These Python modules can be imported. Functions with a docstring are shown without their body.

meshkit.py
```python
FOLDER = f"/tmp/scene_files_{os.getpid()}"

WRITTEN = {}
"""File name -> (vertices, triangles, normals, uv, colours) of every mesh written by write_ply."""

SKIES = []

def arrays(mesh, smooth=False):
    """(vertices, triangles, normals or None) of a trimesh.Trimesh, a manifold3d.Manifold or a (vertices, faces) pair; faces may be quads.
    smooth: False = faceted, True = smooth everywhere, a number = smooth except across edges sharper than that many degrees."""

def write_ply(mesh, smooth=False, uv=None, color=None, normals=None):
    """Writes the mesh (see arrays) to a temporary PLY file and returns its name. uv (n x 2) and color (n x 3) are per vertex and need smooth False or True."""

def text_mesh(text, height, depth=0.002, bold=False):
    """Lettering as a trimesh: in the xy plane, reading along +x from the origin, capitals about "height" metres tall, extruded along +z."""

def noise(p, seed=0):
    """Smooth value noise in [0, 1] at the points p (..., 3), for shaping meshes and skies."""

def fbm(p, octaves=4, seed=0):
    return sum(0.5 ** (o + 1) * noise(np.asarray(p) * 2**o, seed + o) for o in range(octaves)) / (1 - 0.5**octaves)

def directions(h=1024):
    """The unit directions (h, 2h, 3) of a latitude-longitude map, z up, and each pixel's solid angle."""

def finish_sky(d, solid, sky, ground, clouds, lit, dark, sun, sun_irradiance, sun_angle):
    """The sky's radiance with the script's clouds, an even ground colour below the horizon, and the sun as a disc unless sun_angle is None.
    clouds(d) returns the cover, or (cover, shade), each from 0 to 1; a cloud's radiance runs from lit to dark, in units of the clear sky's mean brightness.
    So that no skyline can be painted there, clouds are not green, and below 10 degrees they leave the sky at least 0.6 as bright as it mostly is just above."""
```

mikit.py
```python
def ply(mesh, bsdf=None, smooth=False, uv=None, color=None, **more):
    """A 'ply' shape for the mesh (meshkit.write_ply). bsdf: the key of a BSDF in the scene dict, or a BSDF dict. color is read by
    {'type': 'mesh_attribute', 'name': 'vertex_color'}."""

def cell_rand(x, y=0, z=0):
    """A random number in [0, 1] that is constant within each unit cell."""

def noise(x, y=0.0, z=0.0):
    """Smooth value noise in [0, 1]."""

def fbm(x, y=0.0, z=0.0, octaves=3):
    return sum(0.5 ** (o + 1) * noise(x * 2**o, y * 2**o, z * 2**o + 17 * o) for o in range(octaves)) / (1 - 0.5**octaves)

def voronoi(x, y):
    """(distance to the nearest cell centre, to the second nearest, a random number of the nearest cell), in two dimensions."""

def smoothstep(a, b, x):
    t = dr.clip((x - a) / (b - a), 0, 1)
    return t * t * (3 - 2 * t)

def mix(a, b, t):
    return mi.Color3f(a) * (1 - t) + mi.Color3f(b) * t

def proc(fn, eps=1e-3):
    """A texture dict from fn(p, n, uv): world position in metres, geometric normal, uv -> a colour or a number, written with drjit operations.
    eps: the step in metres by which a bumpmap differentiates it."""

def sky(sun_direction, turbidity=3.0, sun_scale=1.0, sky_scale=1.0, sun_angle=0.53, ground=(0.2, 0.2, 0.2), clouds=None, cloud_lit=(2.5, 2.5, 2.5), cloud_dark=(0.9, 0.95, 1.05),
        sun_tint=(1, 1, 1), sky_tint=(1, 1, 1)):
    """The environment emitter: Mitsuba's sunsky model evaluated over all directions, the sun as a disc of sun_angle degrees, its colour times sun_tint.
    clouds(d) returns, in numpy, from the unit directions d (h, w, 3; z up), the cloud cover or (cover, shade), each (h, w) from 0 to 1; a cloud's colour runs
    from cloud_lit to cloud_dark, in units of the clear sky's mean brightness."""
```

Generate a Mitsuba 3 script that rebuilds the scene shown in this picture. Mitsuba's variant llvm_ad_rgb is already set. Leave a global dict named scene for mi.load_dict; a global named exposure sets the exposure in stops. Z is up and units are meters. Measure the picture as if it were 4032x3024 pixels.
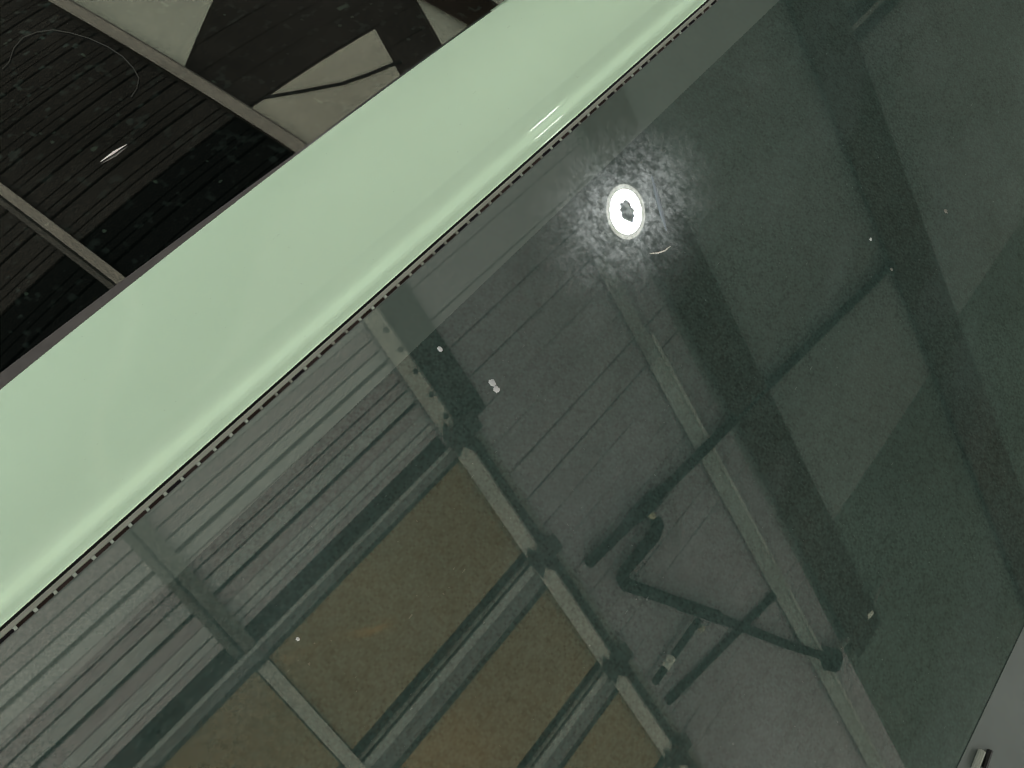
import math
import numpy as np, trimesh, drjit as dr, mitsuba as mi, mikit
from shapely.geometry import Polygon
rng = np.random.default_rng(11)
T = mi.ScalarTransform4f
scene, labels = {}, {}
S, Z0 = 1.2, 1.42          # metres per survey unit; height of the roof's front edge


def W(p):
    """survey units (x across the car to its right, y towards its nose, z up from the roof's front edge) -> metres"""
    return np.asarray(p, float) * np.array([-S, S, S]) + np.array([0, 0, Z0])


# ---------------------------------------------------------------- camera, light, exposure
eye = W([0.02849, 0.37965, 0.59254])
fwd = np.array([-0.46462452, -0.33759641, -0.81862856])
up = np.array([-0.63032806, -0.52321847, 0.57352329])
scene['camera'] = {'type': 'perspective', 'fov': 58.023, 'fov_axis': 'x', 'near_clip': 0.02, 'far_clip': 2000.0,
                   'to_world': T().look_at(origin=eye.tolist(), target=(eye + fwd).tolist(), up=up.tolist())}
scene['sky'] = mikit.sky([-0.1, 0.5, 0.86], turbidity=4, sun_scale=0.3, sun_angle=12, sky_scale=0.6, ground=(0.2, 0.2, 0.19),
                         clouds=lambda d: np.ones(d.shape[:-1]), cloud_lit=(2.0, 2.03, 1.95), cloud_dark=(2.0, 2.03, 1.95))
exposure = 3.5

# ---------------------------------------------------------------- materials
P = mikit.proc


def rgb(*c):
    return {'type': 'rgb', 'value': list(c)}


def two(b):
    return {'type': 'twosided', 'b': b}


def mottled(c, amp=0.25, f=3.0, tint=(0, 0, 0)):
    """a flat colour with cloudy wear in it"""
    def fn(p, n, uv):
        k = mikit.fbm(p.x * f, p.y * f, p.z * f, 4)
        k2 = mikit.fbm(p.x * f * .23 + 9, p.y * f * .23, p.z * f * .3, 2)
        return mi.Color3f(*c) * (1 + amp * (k * 2 - 1) + amp * (k2 * 2 - 1)) + mi.Color3f(*tint) * k2
    return P(fn)


def diffuse(c):
    return two({'type': 'diffuse', 'reflectance': c if isinstance(c, dict) else rgb(*c)})


def paint_col(p, n, uv):
    k = mikit.fbm(p.x * 9, p.y * 9, p.z * 9, 3)
    g = mikit.noise(p.x * 900, p.y * 900, p.z * 900)
    return mi.Color3f(.685, .915, .69) * (0.975 + .05 * k - .02 * g - .10 * mikit.smoothstep(.95, .99, mikit.noise(p.x * 240, p.y * 240 + 5, p.z * 240)))


scene['paint'] = two({'type': 'plastic', 'diffuse_reflectance': P(paint_col), 'int_ior': 1.65})


# windshield: reflective coated glass under a thin film of dust
def veil_col(p, n, uv):
    a = mikit.fbm(p.x * 6, p.y * 6, p.z * 6, 3)
    g = mikit.noise(p.x * 420, p.y * 420, p.z * 420)
    g2 = mikit.fbm(p.x * 110 + 3, p.y * 110, p.z * 110, 2)
    sp = mikit.smoothstep(.945, .985, mikit.noise(p.x * 260 + 7, p.y * 260, p.z * 260))
    sm = mikit.smoothstep(.50, .72, mikit.fbm(p.x * 5 + p.y * 3, p.y * 14 - p.x * 4, p.z * 9 + 4, 3))
    return mi.Color3f(.033, .057, .050) * (.72 + .5 * a + .7 * (g - .5) + .32 * (g2 - .5)) + mi.Color3f(.011, .013, .0135) * sm + mi.Color3f(.07) * sp


def band_col(p, n, uv):
    a = mikit.fbm(p.x * 6, p.y * 6, p.z * 6, 3)
    return mi.Color3f(.092, .124, .108) * (.9 + .2 * a)


def dust_w(p, n, uv):
    a = mikit.fbm(p.x * 230, p.y * 230, p.z * 230, 3)
    b = mikit.fbm(p.x * 40 + 3, p.y * 40, p.z * 40, 2)
    return .012 + .05 * mikit.smoothstep(.30, .78, a * .7 + b * .3)



def glass(col, ior):
    return two({'type': 'blendbsdf', 'weight': P(dust_w),
                'a': {'type': 'plastic', 'diffuse_reflectance': P(col), 'int_ior': ior, 'specular_reflectance': rgb(.93, 1., .96)},
                'b': {'type': 'roughconductor', 'material': 'none', 'alpha': .03, 'specular_reflectance': rgb(.8, .85, .85)}})


scene['windshield_glass'] = glass(veil_col, 2.45)
scene['band_glass'] = glass(band_col, 2.45)


def roof_glass_col(p, n, uv):
    c = mikit.smoothstep(.40, .62, mikit.fbm(p.x * 7 + 2, p.y * 7, p.z * 7, 2))
    s = mikit.smoothstep(.60, .86, mikit.fbm(p.x * 120, p.y * 120, p.z * 120, 2))
    s2 = mikit.smoothstep(.90, .98, mikit.noise(p.x * 95 + 5, p.y * 95, p.z * 95))
    return mi.Color3f(.0010, .0018, .0016) + mi.Color3f(.017, .026, .022) * s * (.35 + c) + mi.Color3f(.022, .034, .025) * s2


scene['tinted_roof'] = two({'type': 'plastic', 'diffuse_reflectance': P(roof_glass_col), 'int_ior': 3.2})
scene['black_rubber'] = two({'type': 'roughplastic', 'diffuse_reflectance': rgb(.008, .009, .009), 'alpha': .3})
scene['brown_rubber'] = two({'type': 'roughplastic', 'diffuse_reflectance': mottled((.075, .068, .062), .35, 40), 'alpha': .35})
scene['pale_trim'] = two({'type': 'roughplastic', 'diffuse_reflectance': mottled((.30, .32, .27), .2, 60), 'alpha': .25})
scene['tick_trim'] = two({'type': 'roughplastic', 'diffuse_reflectance': rgb(.42, .47, .41), 'alpha': .25})
for i, c in enumerate([(.030, .022, .018), (.045, .034, .030), (.018, .016, .018)]):
    scene[f'slot_{i}'] = diffuse(c)
scene['cowl_plastic'] = two({'type': 'roughplastic', 'diffuse_reflectance': mottled((.125, .15, .138), .12, 25), 'alpha': .25})
scene['hair_pale'] = diffuse((.75, .72, .68))
scene['hair_dim'] = diffuse((.05, .052, .047))
scene['dirt_white'] = diffuse((.55, .56, .56))
scene['dirt_grey'] = diffuse((.20, .20, .18))
scene['smear_film'] = diffuse((.27, .31, .34))
# building
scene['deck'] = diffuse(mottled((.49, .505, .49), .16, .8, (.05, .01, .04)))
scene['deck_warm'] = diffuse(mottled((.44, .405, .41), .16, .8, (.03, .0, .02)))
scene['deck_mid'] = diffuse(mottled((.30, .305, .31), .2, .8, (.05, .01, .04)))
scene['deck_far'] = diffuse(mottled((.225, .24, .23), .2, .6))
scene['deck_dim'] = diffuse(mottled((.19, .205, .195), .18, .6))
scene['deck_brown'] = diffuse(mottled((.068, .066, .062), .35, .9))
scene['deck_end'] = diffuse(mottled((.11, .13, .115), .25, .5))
scene['slate_steel'] = diffuse(mottled((.20, .20, .20), .25, 2.0))
scene['backing'] = diffuse((.05, .058, .055))


def brown_col(p, n, uv):
    # brown boards; orange streaks and patches of reflected lights painted into the colour
    k = mikit.fbm(p.x * .45, p.y * .45, p.z, 4)
    g = mikit.noise(p.x * 14, p.y * 14, p.z)
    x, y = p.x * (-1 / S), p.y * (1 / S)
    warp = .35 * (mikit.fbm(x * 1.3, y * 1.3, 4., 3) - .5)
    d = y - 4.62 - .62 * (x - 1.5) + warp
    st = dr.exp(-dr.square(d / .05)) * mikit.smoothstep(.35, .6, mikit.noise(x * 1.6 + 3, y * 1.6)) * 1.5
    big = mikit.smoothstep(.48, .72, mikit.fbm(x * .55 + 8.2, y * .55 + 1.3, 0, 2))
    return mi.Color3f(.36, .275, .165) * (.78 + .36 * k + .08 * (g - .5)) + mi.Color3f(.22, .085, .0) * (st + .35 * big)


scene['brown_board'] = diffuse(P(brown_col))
scene['tan_steel'] = diffuse(mottled((.52, .50, .45), .18, 2.0))
scene['dark_steel'] = diffuse(mottled((.052, .057, .056), .35, 2.0))
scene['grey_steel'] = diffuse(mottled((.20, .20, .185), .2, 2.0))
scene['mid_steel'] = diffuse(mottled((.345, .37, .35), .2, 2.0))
scene['glow_faded_steel'] = diffuse(mottled((.235, .245, .235), .3, 2.0))
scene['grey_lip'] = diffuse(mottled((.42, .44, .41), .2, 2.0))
scene['rail_steel'] = diffuse(mottled((.43, .445, .43), .15, 3.0))
scene['girder_steel'] = diffuse(mottled((.055, .045, .038), .4, 1.2))
scene['pipe_paint'] = diffuse(mottled((.026, .034, .033), .3, 4))
scene['valve_white'] = diffuse((.75, .74, .66))
scene['brass'] = diffuse((.55, .50, .34))
scene['concrete'] = diffuse(mottled((.50, .51, .47), .12, .5))
scene['black_paint'] = diffuse((.016, .018, .018))
scene['pale_board'] = diffuse(mottled((.84, .90, .78), .14, .7))
scene['beige_board'] = diffuse(mottled((.84, .85, .73), .2, .7))
scene['lamp_white'] = diffuse((.8, .8, .78))

# ---------------------------------------------------------------- helpers
count = {}


def numbered(name):
    k = count.get(name, 0)
    count[name] = k + 1
    return name if k == 0 else f'{name}_{k:03d}'


def tag(key, label=None, category=None, group=None, kind=None):
    labels[key] = {k: v for k, v in (('label', label), ('category', category), ('group', group), ('kind', kind)) if v}
    return key


def obj(name, mesh, mat, parent=None, smooth=False, **more):
    key = numbered((parent + '__' if parent else '') + name)
    scene[key] = mikit.ply(mesh, mat, smooth=smooth, **more)
    return key


def box(x0, x1, y0, y1, z0, z1):
    """a box in survey units"""
    m = trimesh.creation.box(extents=[abs(x1 - x0) * S, abs(y1 - y0) * S, abs(z1 - z0) * S])
    m.apply_translation(W([(x0 + x1) / 2, (y0 + y1) / 2, (z0 + z1) / 2]))
    return m


def cat(*ms):
    return trimesh.util.concatenate(list(ms))


def slab(poly, z0, z1):
    m = trimesh.creation.extrude_polygon(Polygon(poly), (z1 - z0) * S)
    m.vertices[:, :2] *= [-S, S]
    m.vertices[:, 2] += z0 * S + Z0
    m.invert()
    return m


def tube(pts, r, n=10):
    """a round tube with mitred bends, radius in survey units"""
    pts = W(pts)
    r = np.broadcast_to(np.asarray(r, float) * S, len(pts))
    rings, a = [], None
    for i, p in enumerate(pts):
        d = pts[min(i + 1, len(pts) - 1)] - pts[max(i - 1, 0)]
        d /= np.linalg.norm(d)
        if a is None:
            a = np.cross(d, [0.3, 0.2, 0.93]); a /= np.linalg.norm(a)
        a = a - (a @ d) * d; a /= np.linalg.norm(a)
        b = np.cross(d, a)
        th = np.linspace(0, 2 * np.pi, n, endpoint=False)
        rings.append(p + r[i] * (np.cos(th)[:, None] * a + np.sin(th)[:, None] * b))
    v = np.vstack(rings + [pts[:1], pts[-1:]])
    f = []
    for i in range(len(pts) - 1):
        for j in range(n):
            k = (j + 1) % n
            f += [[i * n + j, i * n + k, (i + 1) * n + k], [i * n + j, (i + 1) * n + k, (i + 1) * n + j]]
    L = len(pts) - 1
    for j in range(n):
        k = (j + 1) % n
        f += [[L * n + n, k, j], [L * n + n + 1, L * n + j, L * n + k]]
    m = trimesh.Trimesh(v, f, process=False)
    m.fix_normals()
    return m


def grid(fn, us, vs):
    us, vs = np.asarray(us), np.asarray(vs)
    v = np.array([[fn(u, w) for w in vs] for u in us]).reshape(-1, 3)
    n = len(vs)
    i, j = np.meshgrid(np.arange(len(us) - 1), np.arange(n - 1), indexing='ij')
    a = (i * n + j).ravel()
    f = np.stack([a, a + 1, a + n + 1, a + n], -1)
    f = np.vstack([f[:, [0, 1, 2]], f[:, [0, 2, 3]]])
    m = trimesh.Trimesh(W(v), f, process=False)
    if m.face_normals[:, 2].mean() < 0:
        m.invert()
    return m


# ---------------------------------------------------------------- the setting: floor and the hall's ceiling
H = 7.627                       # deck height above the roof edge
gz = -Z0 / S
obj('ground', box(-200, 200, -200, 200, gz - .2, gz), 'concrete')
tag('ground', 'grey concrete floor under the parked car', 'floor', kind='structure')
ceil = 'ceiling'
tag(ceil, 'corrugated grey deck ceiling mirrored in the windshield', 'ceiling', kind='structure')
X0, X1, YB, YF = -5., 31., -12.2, 18.
SKY = [[(3.97, -6.60), (6.53, -6.60), (5.97, -5.68), (5.32, -4.6), (3.97, -4.6)],
       [(4.02, -12.1), (4.02, -7.86), (5.29, -8.66), (8.3, -10.55), (8.3, -12.1)],
       [(9.0, -8.86), (6.95, -5.71), (6.22, -4.6), (12.3, -4.6), (12.3, -8.86)]]
holes = [Polygon(p) for p in SKY]
back = Polygon([(X0, YB), (X1, YB), (X1, YF), (X0, YF)])
for h_ in holes:
    back = back.difference(h_)
back = back.difference(Polygon([(X0, 3.76), (3.78, 3.76), (3.78, 3.965), (X0, 3.965)]))
m = trimesh.creation.extrude_polygon(back, .1 * S)
m.vertices[:, :2] *= [-S, S]
m.vertices[:, 2] += (H + .07) * S + Z0
m.invert()
obj('backing', m, 'backing', ceil)


def deck(x0, x1, y0, y1, mat, t=.045):
    """one deck sheet between two joints"""
    p = Polygon([(x0, y0), (x1, y0), (x1, y1), (x0, y1)])
    for h_ in holes:
        if p.intersects(h_):
            p = p.difference(h_)
    for q in getattr(p, 'geoms', [p]):
        if q.area > 1e-3:
            obj('deck_sheet', slab(np.array(q.exterior.coords)[:-1], H, H + t), mat, ceil)


# bay on the left: standing seams every .555 with two fine joints between
k = -26
while True:
    y = 2.80 + .555 * k
    if y > 3.4:
        break
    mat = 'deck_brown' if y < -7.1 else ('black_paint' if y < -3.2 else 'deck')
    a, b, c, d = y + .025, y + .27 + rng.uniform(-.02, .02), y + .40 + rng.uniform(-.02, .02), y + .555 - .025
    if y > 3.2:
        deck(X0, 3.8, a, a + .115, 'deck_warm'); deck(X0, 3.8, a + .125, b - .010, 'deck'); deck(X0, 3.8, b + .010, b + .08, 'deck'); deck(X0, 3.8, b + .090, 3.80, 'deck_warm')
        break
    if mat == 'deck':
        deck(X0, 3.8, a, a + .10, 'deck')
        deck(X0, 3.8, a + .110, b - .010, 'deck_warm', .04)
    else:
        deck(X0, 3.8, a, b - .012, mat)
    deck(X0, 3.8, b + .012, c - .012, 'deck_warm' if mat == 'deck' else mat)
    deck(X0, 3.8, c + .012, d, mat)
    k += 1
deck(X0, 3.8, YB, 2.80 - .555 * 26, 'deck_brown')
# bay right of the first beam, and the far bays
for x0, x1 in ((3.8, 7.5), (7.5, 12.4), (12.4, X1)):
    y = -12.0
    while y < YF - .2:
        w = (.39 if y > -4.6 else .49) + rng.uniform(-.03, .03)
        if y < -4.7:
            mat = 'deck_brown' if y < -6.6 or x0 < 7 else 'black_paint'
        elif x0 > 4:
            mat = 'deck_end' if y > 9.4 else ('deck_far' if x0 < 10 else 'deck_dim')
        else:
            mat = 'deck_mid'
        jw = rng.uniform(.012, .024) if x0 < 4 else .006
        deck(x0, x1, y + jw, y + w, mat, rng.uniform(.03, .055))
        y += w
# brown boards between the purlins on the left
for x0, x1 in ((X0, .86), (1.03, 3.84)):
    for y0, y1 in ((4.19, 5.62), (6.22, 7.52), (8.12, 9.42), (10.1, 11.4), (12.0, 13.4), (14.0, 17.9)):
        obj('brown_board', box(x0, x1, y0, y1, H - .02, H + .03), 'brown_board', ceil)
# pale ceiling boards at the back
for i, p in enumerate(SKY):
    obj('pale_board', slab(p, H - .01, H + .05), 'beige_board' if i == 0 else 'pale_board', ceil)


# ---------------------------------------------------------------- steelwork hung under the deck
def beam(name, label, parts, group=None, cat_='beam'):
    key = numbered(name)
    tag(key, label, cat_, group)
    for nm, mesh, mat in parts:
        obj(nm, mesh, mat, key)
    return key


def cleat(x, y, z):
    """a notched joint plate"""
    p = [(x - .13, y - .14), (x - .03, y - .26), (x + .02, y - .12), (x + .10, y - .20), (x + .34, y - .13), (x + .34, y + .10),
         (x + .13, y + .09), (x + .09, y + .24), (x + .0, y + .10), (x - .1, y + .16)]
    return slab(p, z, z + .02)


fl = [('bottom_flange', box(3.80, 3.985, YB, YF, H - .10, H - .085), 'tan_steel'),
      ('web', box(3.985, 4.01, YB, YF, H - .10, H), 'grey_steel'),
      ('side_channel', box(4.012, 4.44, 1.6, 3.93, H - .07, H - .015), 'dark_steel'),
      ('side_channel', box(4.012, 4.13, 3.935, YF, H - .07, H - .015), 'dark_steel'),
      ('edge_strip', box(4.135, 4.22, 3.935, YF, H - .05, H - .012), 'grey_steel')]
for x, y in ((3.93, 2.20), (3.93, 2.50), (3.945, 2.76), (3.945, 3.05), (3.945, 3.36), (3.945, 3.66), (3.945, 1.9), (3.945, 1.6)):
    c_ = trimesh.creation.cylinder(radius=.03 * S, height=.02 * S, sections=10)
    c_.apply_translation(W([x, y, H - .108]))
    fl.append(('bolt', c_, 'dark_steel'))
for y in (3.95, 5.83, 7.74, 9.56, 11.5):
    fl.append(('cleat', cleat(3.90, y, H - .135), 'dark_steel'))
beam('steel_beam', 'tan steel beam with a row of dark bolts, mirrored in the middle of the windshield', fl)
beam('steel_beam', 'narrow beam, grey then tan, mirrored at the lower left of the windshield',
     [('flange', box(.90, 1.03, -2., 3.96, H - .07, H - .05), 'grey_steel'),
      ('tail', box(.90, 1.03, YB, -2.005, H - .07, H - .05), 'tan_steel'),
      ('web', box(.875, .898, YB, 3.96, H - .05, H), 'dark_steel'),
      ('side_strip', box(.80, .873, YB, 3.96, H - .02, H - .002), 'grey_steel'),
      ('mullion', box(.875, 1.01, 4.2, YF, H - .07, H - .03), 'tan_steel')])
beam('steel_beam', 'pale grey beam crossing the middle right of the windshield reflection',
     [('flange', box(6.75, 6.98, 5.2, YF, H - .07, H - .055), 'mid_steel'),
      ('flange', box(6.76, 6.97, 3.6, 5.198, H - .07, H - .055), 'glow_faded_steel'),  # duller end: its fading into the lamp glow is put into the colour
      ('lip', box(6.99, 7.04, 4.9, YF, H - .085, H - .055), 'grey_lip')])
beam('girder', 'wide dark girder running past the bright lamp', [('flange', box(7.58, 8.36, YB, 11.8, H - .16, H - .10), 'girder_steel'), ('web', box(7.9, 8.0, YB, 10.2, H - .099, H), 'girder_steel')])
beam('girder', 'wide dark girder mirrored near the top right corner', [('flange', box(12.2, 13.35, YB, YF, H - .16, H - .10), 'girder_steel'), ('web', box(12.7, 12.8, YB, 9.3, H - .099, H), 'girder_steel')])
for i, (y, lab) in enumerate(((3.98, 'first rail-edged purlin, above the topmost brown board'), (5.63, 'rail-edged purlin between two brown boards, second from the top'),
                              (7.52, 'rail-edged purlin at the bottom edge, third from the top'), (9.42, 'rail-edged purlin beyond the lower edge of the windshield'))):
    w = .0 if i == 0 else .60
    if i == 0:
        ps = [('shade_strip', cat(box(X0, 3.79, 3.70, 3.98, H + .15, H + .16), box(X0, 3.79, 3.97, 3.98, H - .02, H + .15)), 'dark_steel'), ('rail', box(X0, 3.86, 3.985, 4.02, H - .06, H - .03), 'rail_steel'),  # dark recessed strip painted in for the shade before the purlin
              ('channel', box(X0, 3.86, 4.025, 4.13, H - .045, H + .0), 'slate_steel'), ('channel', box(X0, 3.86, 4.132, 4.185, H - .04, H + .0), 'dark_steel')]
    else:
        ps = [('shade_strip', box(X0, 3.86, y, y + .10, H - .015, H + .02), 'black_paint'), ('rail', box(X0, 3.86, y + .10, y + .135, H - .05, H - .02), 'grey_steel'),  # black strip painted in for the shadow along the rail
              ('groove', box(X0, 3.86, y + .138, y + .18, H - .01, H + .02), 'black_paint'), ('rail', box(X0, 3.86, y + .185, y + .29, H - .05, H - .02), 'rail_steel'),
              ('channel', box(X0, 3.86, y + .295, y + .50, H - .04, H + .02), 'slate_steel'), ('channel', box(X0, 3.86, y + .502, y + .585, H - .035, H + .02), 'dark_steel')]
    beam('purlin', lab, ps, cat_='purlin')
beam('purlin', 'dark purlin with a pale stripe at the top right corner', [('channel', box(13.4, 19, 3.62, 4.10, H - .08, H - .03), 'dark_steel'), ('stripe', box(13.4, 19, 3.80, 3.88, H - .10, H - .081), 'grey_steel')], cat_='purlin')
for i, x in enumerate((3.9, 15.0)):
    for j, y in enumerate((-11.9, 17.6)):
        obj('column', box(x - .15, x + .15, y - .15, y + .15, gz, H - .17), 'grey_steel')
for k_ in [k_ for k_ in scene if k_.startswith('column')]:
    tag(k_, 'grey square steel column holding up the ceiling', 'column', 'columns under the ceiling')

# pipes
zp = H - .10
pipe = numbered('fire_pipe')
tag(pipe, 'straight dark pipe running under the ceiling between the tan beam and the far girder', 'pipe')
obj('run', tube([(4.42, 6.40, zp), (5.55, 6.55, zp), (6.72, 6.70, zp), (8.35, 6.88, zp), (12.2, 7.38, zp)], .070), 'pipe_paint', pipe, smooth=40)
obj('tee', tube([(5.25, 6.50, zp), (5.34, 6.51, zp), (5.36, 6.515, zp), (5.78, 6.57, zp), (5.80, 6.572, zp), (5.9, 6.585, zp)], [.082, .082, .108, .108, .082, .082], 12), 'pipe_paint', pipe, smooth=40)
obj('valve', tube([(5.55, 6.62, zp), (5.58, 6.74, zp)], .045), 'brass', pipe, smooth=40)
pipe = numbered('branch_pipe')
tag(pipe, 'dark pipe bending twice and crossing the grey deck to a round elbow', 'pipe')
obj('run', tube([(5.60, 6.80, zp), (5.58, 6.88, zp), (5.44, 6.95, zp), (4.80, 6.92, zp), (4.70, 6.96, zp), (4.70, 7.06, zp), (5.50, 8.45, zp), (6.48, 10.25, zp), (7.06, 11.22, zp)],
                [.073, .086, .086, .073, .08, .088, .07, .066, .064]), 'pipe_paint', pipe, smooth=40)
obj('tee', tube([(5.25, 8.02, zp), (5.65, 8.72, zp)], .09, 12), 'pipe_paint', pipe, smooth=40)
c_ = trimesh.creation.cylinder(radius=.18 * S, height=.20 * S, sections=28)
c_.apply_translation(W([7.06, 11.24, zp - .02]))
obj('elbow', c_, 'pipe_paint', pipe, smooth=40)
pipe = numbered('drop_pipe')
tag(pipe, 'thin grey pipe with a white fitting leaving the round elbow', 'pipe')
obj('run', tube([(7.2, 11.27, zp), (8.15, 11.47, zp)], .055), 'grey_steel', pipe, smooth=40)
obj('fitting', tube([(8.13, 11.46, zp), (8.28, 11.49, zp)], .075), 'valve_white', pipe, smooth=40)
obj('wire', tube([(8.3, 11.5, zp), (8.7, 11.42, zp), (9.0, 11.48, zp)], .03), 'grey_steel', pipe, smooth=40)
pipe = numbered('thin_pipe')
tag(pipe, 'thin dark pipe crossing over the branch pipe', 'pipe')
obj('run', tube([(4.32, 8.92, H - .04), (6.74, 9.48, H - .04)], .055), 'pipe_paint', pipe, smooth=40)
pipe = numbered('short_pipe')
tag(pipe, 'short dark pipe with a white valve hanging from the branch pipe', 'pipe')
obj('run', tube([(5.36, 8.46, zp), (4.28, 8.46, zp)], .05), 'pipe_paint', pipe, smooth=40)
obj('valve', tube([(4.70, 8.45, zp), (4.52, 8.45, zp)], .06), 'valve_white', pipe, smooth=40)
obj('nut', tube([(5.36, 8.60, zp), (5.30, 8.60, zp)], .04), 'brass', pipe, smooth=40)
obj('hanging_wire', tube([(6.59, 5.52, H - .03), (6.43, 6.0, H - .03), (6.23, 6.46, H - .03), (5.99, 7.0, H - .03), (5.73, 7.5, H - .03)], .006), 'grey_steel', None, smooth=40)
tag('hanging_wire', 'thin dark wire running over the main pipe', 'wire')
obj('slack_cable', tube([(4.3, -6.62, H - .01), (4.73, -6.35, H - .01), (5.24, -6.07, H - .01), (5.66, -5.95, H - .01), (6.2, -5.85, H - .01)], .03), 'dark_steel', None, smooth=40)
tag('slack_cable', 'curved cable across the pale board mirrored in the roof glass', 'cable')

# the round lamp under the ceiling
lamp = 'ceiling_lamp'
tag(lamp, 'bright round lamp with a dark hub, mirrored in the windshield', 'lamp')
lx, ly, lz = 7.46, 3.36, H - .20


def disc(r0, r1, z, n=48):
    th = np.linspace(0, 2 * np.pi, n, endpoint=False)
    v = np.vstack([np.c_[lx + r * np.cos(th), ly + r * np.sin(th), np.full(n, z)] for r in (r0, r1)])
    f = [[j, (j + 1) % n, n + (j + 1) % n] for j in range(n)] + [[j, n + (j + 1) % n, n + j] for j in range(n)]
    m_ = trimesh.Trimesh(W(v), f, process=False)
    if m_.face_normals[0, 2] > 0:
        m_.invert()
    return m_


scene[lamp + '__diffuser'] = mikit.ply(disc(.07, .272, lz), 'lamp_white', emitter={'type': 'area', 'radiance': rgb(6.5, 6.5, 6.35)})
scene[lamp + '__outer_ring'] = mikit.ply(disc(.275, .335, lz), 'lamp_white', emitter={'type': 'area', 'radiance': rgb(.12, .115, .10)})
c_ = trimesh.creation.cylinder(radius=.36 * S, height=.15 * S, sections=40)
c_.apply_translation(W([lx, ly, lz + .08]))
obj('housing', c_, 'grey_steel', lamp, smooth=40)
c_ = trimesh.creation.icosphere(subdivisions=3, radius=1)
c_.vertices *= np.array([.105, .14, .03]) * S
c_.vertices *= (1 + .12 * np.sin(c_.vertices[:, :1] * 60 + c_.vertices[:, 1:2] * 47))
c_.apply_translation(W([lx, ly, lz - .02]))
obj('hub', c_, 'dark_steel', lamp, smooth=True)

# ---------------------------------------------------------------- the car
car = 'car'
tag(car, 'mint green car with a black glass roof and a dusty dark windshield', 'car')
tw = np.array([0, 0.908924, -0.416962])
nw = np.array([0, 0.416962, 0.908924])
XA, XB = -.22, 1.82


def te(x):
    """where the windshield's top edge runs, measured down the glass"""
    return -.0205 * x if x < 1.1 else -.02255 + .0205 * .6 * (x - 1.1) ** 2


def ws(x, t, n=0.):
    return np.array([x, 0, 0]) + t * tw + n * nw


def crown(x, y):
    return -.016 - .1 * ((x - .8) ** 2 - .64) - .04195 * y * y - .06057 * y


def yr(x):
    return -.15937 + .04355 * x - .01888 * x * x


xs = np.linspace(XA, XB, 120)
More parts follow.
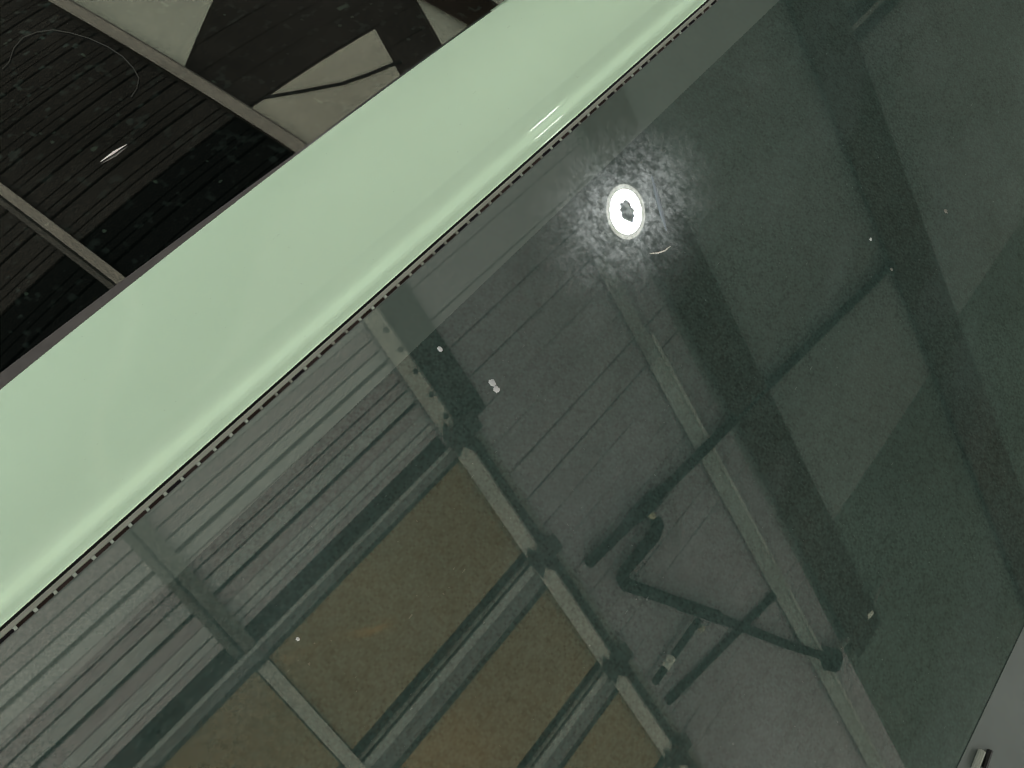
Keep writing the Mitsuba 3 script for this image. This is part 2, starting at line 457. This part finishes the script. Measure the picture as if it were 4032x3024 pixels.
# painted strip between roof glass and windshield: crowned at the back, rolled down to the glass at the front
NOSE = [(-.0003, .0009), (-.0009, .0016), (-.0024, .0020), (-.0060, .0022), (-.0092, .0028), (-.0115, .0046), (-.0136, .0073), (-.0158, .0093), (-.0195, .0106), (-.0255, .0114), (-.0310, .0118)]


def rise(x):
    return 1. + .08 * min(1., max(0., (x + .05) / .8))


def strip(x, v):
    e0 = ws(x, te(x))
    if v < 0:                                     # rolled nose, given as steps -6..-1
        i = int(-v) - 1
        a, b = NOSE[len(NOSE) - 1 - i]
        return e0 + np.array([0, a, b * rise(x)])
    p0 = e0 + np.array([0, NOSE[-1][0], NOSE[-1][1] * rise(x)])
    y1 = yr(x)
    p1 = np.array([x, y1, crown(x, y1)])
    d = y1 - p0[1]
    s0 = -.14 - .16 * min(1., max(0., (x - .1) / .6))
    s1 = -.0839 * y1 - .06057
    h00, h10, h01, h11 = 2 * v**3 - 3 * v**2 + 1, v**3 - 2 * v**2 + v, -2 * v**3 + 3 * v**2, v**3 - v**2
    y = p0[1] + d * v
    z = h00 * p0[2] + h10 * s0 * d + h01 * p1[2] + h11 * s1 * d
    return np.array([x, y, z])


vs = list(range(-11, -1)) + list(np.linspace(0, 1, 40))
obj('roof_panel', grid(strip, xs, vs), 'paint', car, smooth=True)
labels[car + '__roof_panel'] = {'label': 'mint green painted roof strip'}
# roof glass and its seal
ROOF_B = -1.25


def rg(x, v):
    y = yr(x) - .004 + (ROOF_B - yr(x)) * v
    return np.array([x, y, crown(x, y) - .002])


obj('roof_glass', grid(rg, np.linspace(XA, XB, 140), np.linspace(0, 1, 90)), 'tinted_roof', car, smooth=True)
labels[car + '__roof_glass'] = {'label': 'black glass roof'}


def sealf(x, v):
    w = .0135 * max(0., 1 - max(0., x - .08) / .42) + .0006
    y = yr(x) - .0002 - w * v
    return np.array([x, y, crown(x, y) - .0005 - .0006 * v])


obj('roof_seal', grid(sealf, np.linspace(XA, XB, 100), [0, .5, 1]), 'brown_rubber', car, smooth=True)
# windshield
tc = lambda x: .6505 + .02 * (.58 - x) * .4 if x < 1 else .647
SH = .0545


obj('windshield', grid(lambda x, v: ws(x, te(x) + SH + (tc(x) + .06 - te(x) - SH) * v), xs, [0, .33, .66, 1]), 'windshield_glass', car)
labels[car + '__windshield'] = {'label': 'dusty dark windshield'}
obj('shade_band', grid(lambda x, v: ws(x, te(x) + .0082 + (SH - .0082) * v), xs, [0, 1]), 'band_glass', car + '__windshield')
trim = car + '__windshield_trim'
obj('windshield_trim', grid(lambda x, v: ws(x, te(x) - .02 + .0290 * v, -.0030), xs, [0, 1]), 'black_rubber', car)


def lintel(t0, t1, n0, n1, xa, xb, k=2, dx=0):
    """a strip lying along the windshield's top edge"""
    out, us = [], np.linspace(xa, xb, k)
    for u in us:
        out += [ws(u, te(u) + t0, n0), ws(u, te(u) + t0, n1), ws(u, te(u) + t1, n1), ws(u, te(u) + t1, n0)]
    v = np.array(out)
    f = []
    for i in range(k - 1):
        for j in range(4):
            a, b = i * 4 + j, i * 4 + (j + 1) % 4
            f += [[a, b, b + 4], [a, b + 4, a + 4]]
    f += [[0, 2, 1], [0, 3, 2]]
    q = (k - 1) * 4
    f += [[q, q + 1, q + 2], [q, q + 2, q + 3]]
    m_ = trimesh.Trimesh(W(v), f, process=False)
    m_.fix_normals()
    return m_


obj('rail', lintel(.0014, .0048, -.003, -.0004, XA, XB, 80), 'pale_trim', trim)
obj('lower_rail', lintel(.0074, .0081, -.003, -.0006, XA, XB, 80), 'cowl_plastic', trim)
PER = .0157
for i in range(-4, 64):
    x = .0085 + PER * i
    j0, j1 = rng.uniform(-.0006, .0006, 2)
    obj('slot', lintel(.0049 + rng.uniform(0, .0003), .0073, -.003, -.0016, x + j0, x + .0117 + j1), f'slot_{rng.integers(0, 3)}', trim)
    obj('tick', lintel(.0049, .0073, -.003, -.0007, x + .0121 + max(0, j1), x + .0151 + rng.uniform(-.0008, 0)), 'tick_trim' if x < .2 or rng.random() < .4 else 'pale_trim', trim)
# cowl below the windshield
obj('cowl', grid(lambda x, v: ws(x, tc(x) + .14 * v, .0008), xs, [0, .3, 1]), 'cowl_plastic', car)
labels[car + '__cowl'] = {'label': 'grey cowl panel below the windshield'}
obj('cowl_edge', lintel(0, .003, 0, .001, -.2, -.19), 'black_rubber', car + '__cowl')
obj('washer_nozzle', cat(tube([ws(.455, .666, .003), ws(.474, .664, .004)], .0034, 10), tube([ws(.450, .667, .003), ws(.456, .673, .003)], .0022, 8)), 'pale_trim', car + '__cowl', smooth=30)
obj('nozzle_slot', tube([ws(.464, .675, .002), ws(.482, .673, .002)], .0026, 8), 'black_rubber', car + '__cowl')  # dark slot beside the washer nozzle
# the rest of the body, outside the frame
def bonnet(x, v):
    b = ws(x, .79, -.01)
    return np.array([x, b[1] + 1.0 * v, b[2] - .02 - .12 * v * v - .05 * (x - .8) ** 2 * (1 + v)])


obj('bonnet', grid(bonnet, np.linspace(-.1, 1.7, 40), np.linspace(0, 1, 20)), 'paint', car, smooth=True)
for s_, xa in ((-1, XA), (1, XB)):
    o_ = (lambda x: x)
    obj('pillar', tube([ws(xa, -.02, -.015), ws(xa - s_ * -.03, .35, -.02), ws(xa + s_ * .09, .72, -.03)], .035, 12), 'paint', car, smooth=40)
    obj('roof_rail', tube([(xa, .0, crown(xa, 0) - .02), (xa, -.5, crown(xa, -.5) - .02), (xa, -1.3, crown(xa, -1.3) - .03)], .035, 12), 'paint', car, smooth=40)
    side = grid(lambda y, v: np.array([xa + s_ * (.03 + .16 * min(1, v * 1.6) - .03 * max(0, v - .6)), -1.5 + y * 2.9, -.35 - .75 * v + .0 * y]), np.linspace(0, 1, 12), np.linspace(.0, 1, 8))
    obj('body_side', side, 'paint', car, smooth=True)
    obj('side_window', grid(lambda y, v: np.array([xa + s_ * (.03 + .0 * v), -1.3 + 1.75 * y, -.04 - .34 * v - .25 * y * y * (1 - v)]), np.linspace(0, 1, 10), [0, 1]), 'tinted_roof', car)
obj('cabin_floor', box(XA, XB, -1.5, 1.6, -1.0, -.9), 'black_rubber', car)

# ---------------------------------------------------------------- small things lying on the glass
def on_roof(x, y, h=.0012):
    return (x, y, crown(x, y) - .002 + h)


obj('hair', tube([on_roof(*p) for p in ((.3177, -.4359), (.3273, -.4386), (.3416, -.4511), (.3561, -.4566), (.3692, -.4527), (.3808, -.4432), (.3889, -.4255), (.3949, -.4053),
                                        (.3983, -.3822), (.3983, -.3607), (.3944, -.3407), (.3887, -.3261), (.3787, -.3173), (.3686, -.3128))], .0005, 6), 'hair_dim', None, smooth=True)
tag('hair', 'fine pale hair looped on the black roof glass, top left', 'hair')
obj('hair', tube([ws(.5988, .1314, .001), ws(.6061, .1365, .0012), ws(.6142, .1397, .0012), ws(.6231, .1405, .001)], [.0004, .0007, .0007, .0003], 6), 'hair_pale', None, smooth=True)
tag('hair_001', 'short curved white hair just below the bright lamp reflection', 'hair')
obj('fibre', tube([on_roof(.3005, -.2721), on_roof(.3080, -.2716, .0016), on_roof(.3149, -.271, .0018), on_roof(.3210, -.2706, .0016), on_roof(.3280, -.2701)], [.0002, .0007, .0011, .0007, .0002], 6), 'hair_pale', None, smooth=True)
tag('fibre', 'bright white sliver lying on the black roof glass', 'fibre')


def blob(p, r, seed, flat=.3):
    m_ = trimesh.creation.icosphere(subdivisions=2, radius=1)
    g = np.random.default_rng(seed)
    m_.vertices *= (1 + .25 * g.standard_normal((len(m_.vertices), 1)) * .5) * np.array([r, r * g.uniform(.8, 1.3), r * flat]) * S
    a = -math.atan2(nw[1], nw[2])
    m_.apply_transform(trimesh.transformations.rotation_matrix(a, [1, 0, 0]))
    m_.apply_translation(W(p))
    return m_


for i, (ps, r, mat, lab) in enumerate((
        ([(.3685, .0616)], .0020, 'dirt_white', 'white dirt spot beside the tan beam reflection, upper one'),
        ([(.3814, .1126), (.3800, .1190)], .0027, 'dirt_white', 'double white dirt spot in the middle of the windshield'),
        ([(.8294, .2909)], .0018, 'dirt_white', 'tiny white dirt spot on the right of the windshield by the dark girder'),
        ([(.9488, .3387)], .0024, 'dirt_grey', 'brownish dirt spot far right on the windshield'),
        ([(.8208, .3292)], .0016, 'dirt_grey', 'grey speck at the end of the dark pipe reflection'),
        ([(.1254, .1443)], .0012, 'dirt_white', 'small white tick on the brown board reflection'))):
    obj('dirt_spot', cat(*[blob(ws(x, t, .0006), r, 40 + i * 3 + j) for j, (x, t) in enumerate(ps)]), mat, None, smooth=True)
    tag('dirt_spot' if i == 0 else f'dirt_spot_{i:03d}', lab, 'dirt spot')
obj('smear', tube([ws(.6689, .0788, -.0006), ws(.6566, .0951, -.0002), ws(.6433, .1135, -.0002), ws(.6334, .1279, -.0008)], [.001, .0024, .0026, .001], 8), 'smear_film', None, smooth=True)
tag('smear', 'pale bluish smear right of the bright lamp reflection', 'smear')
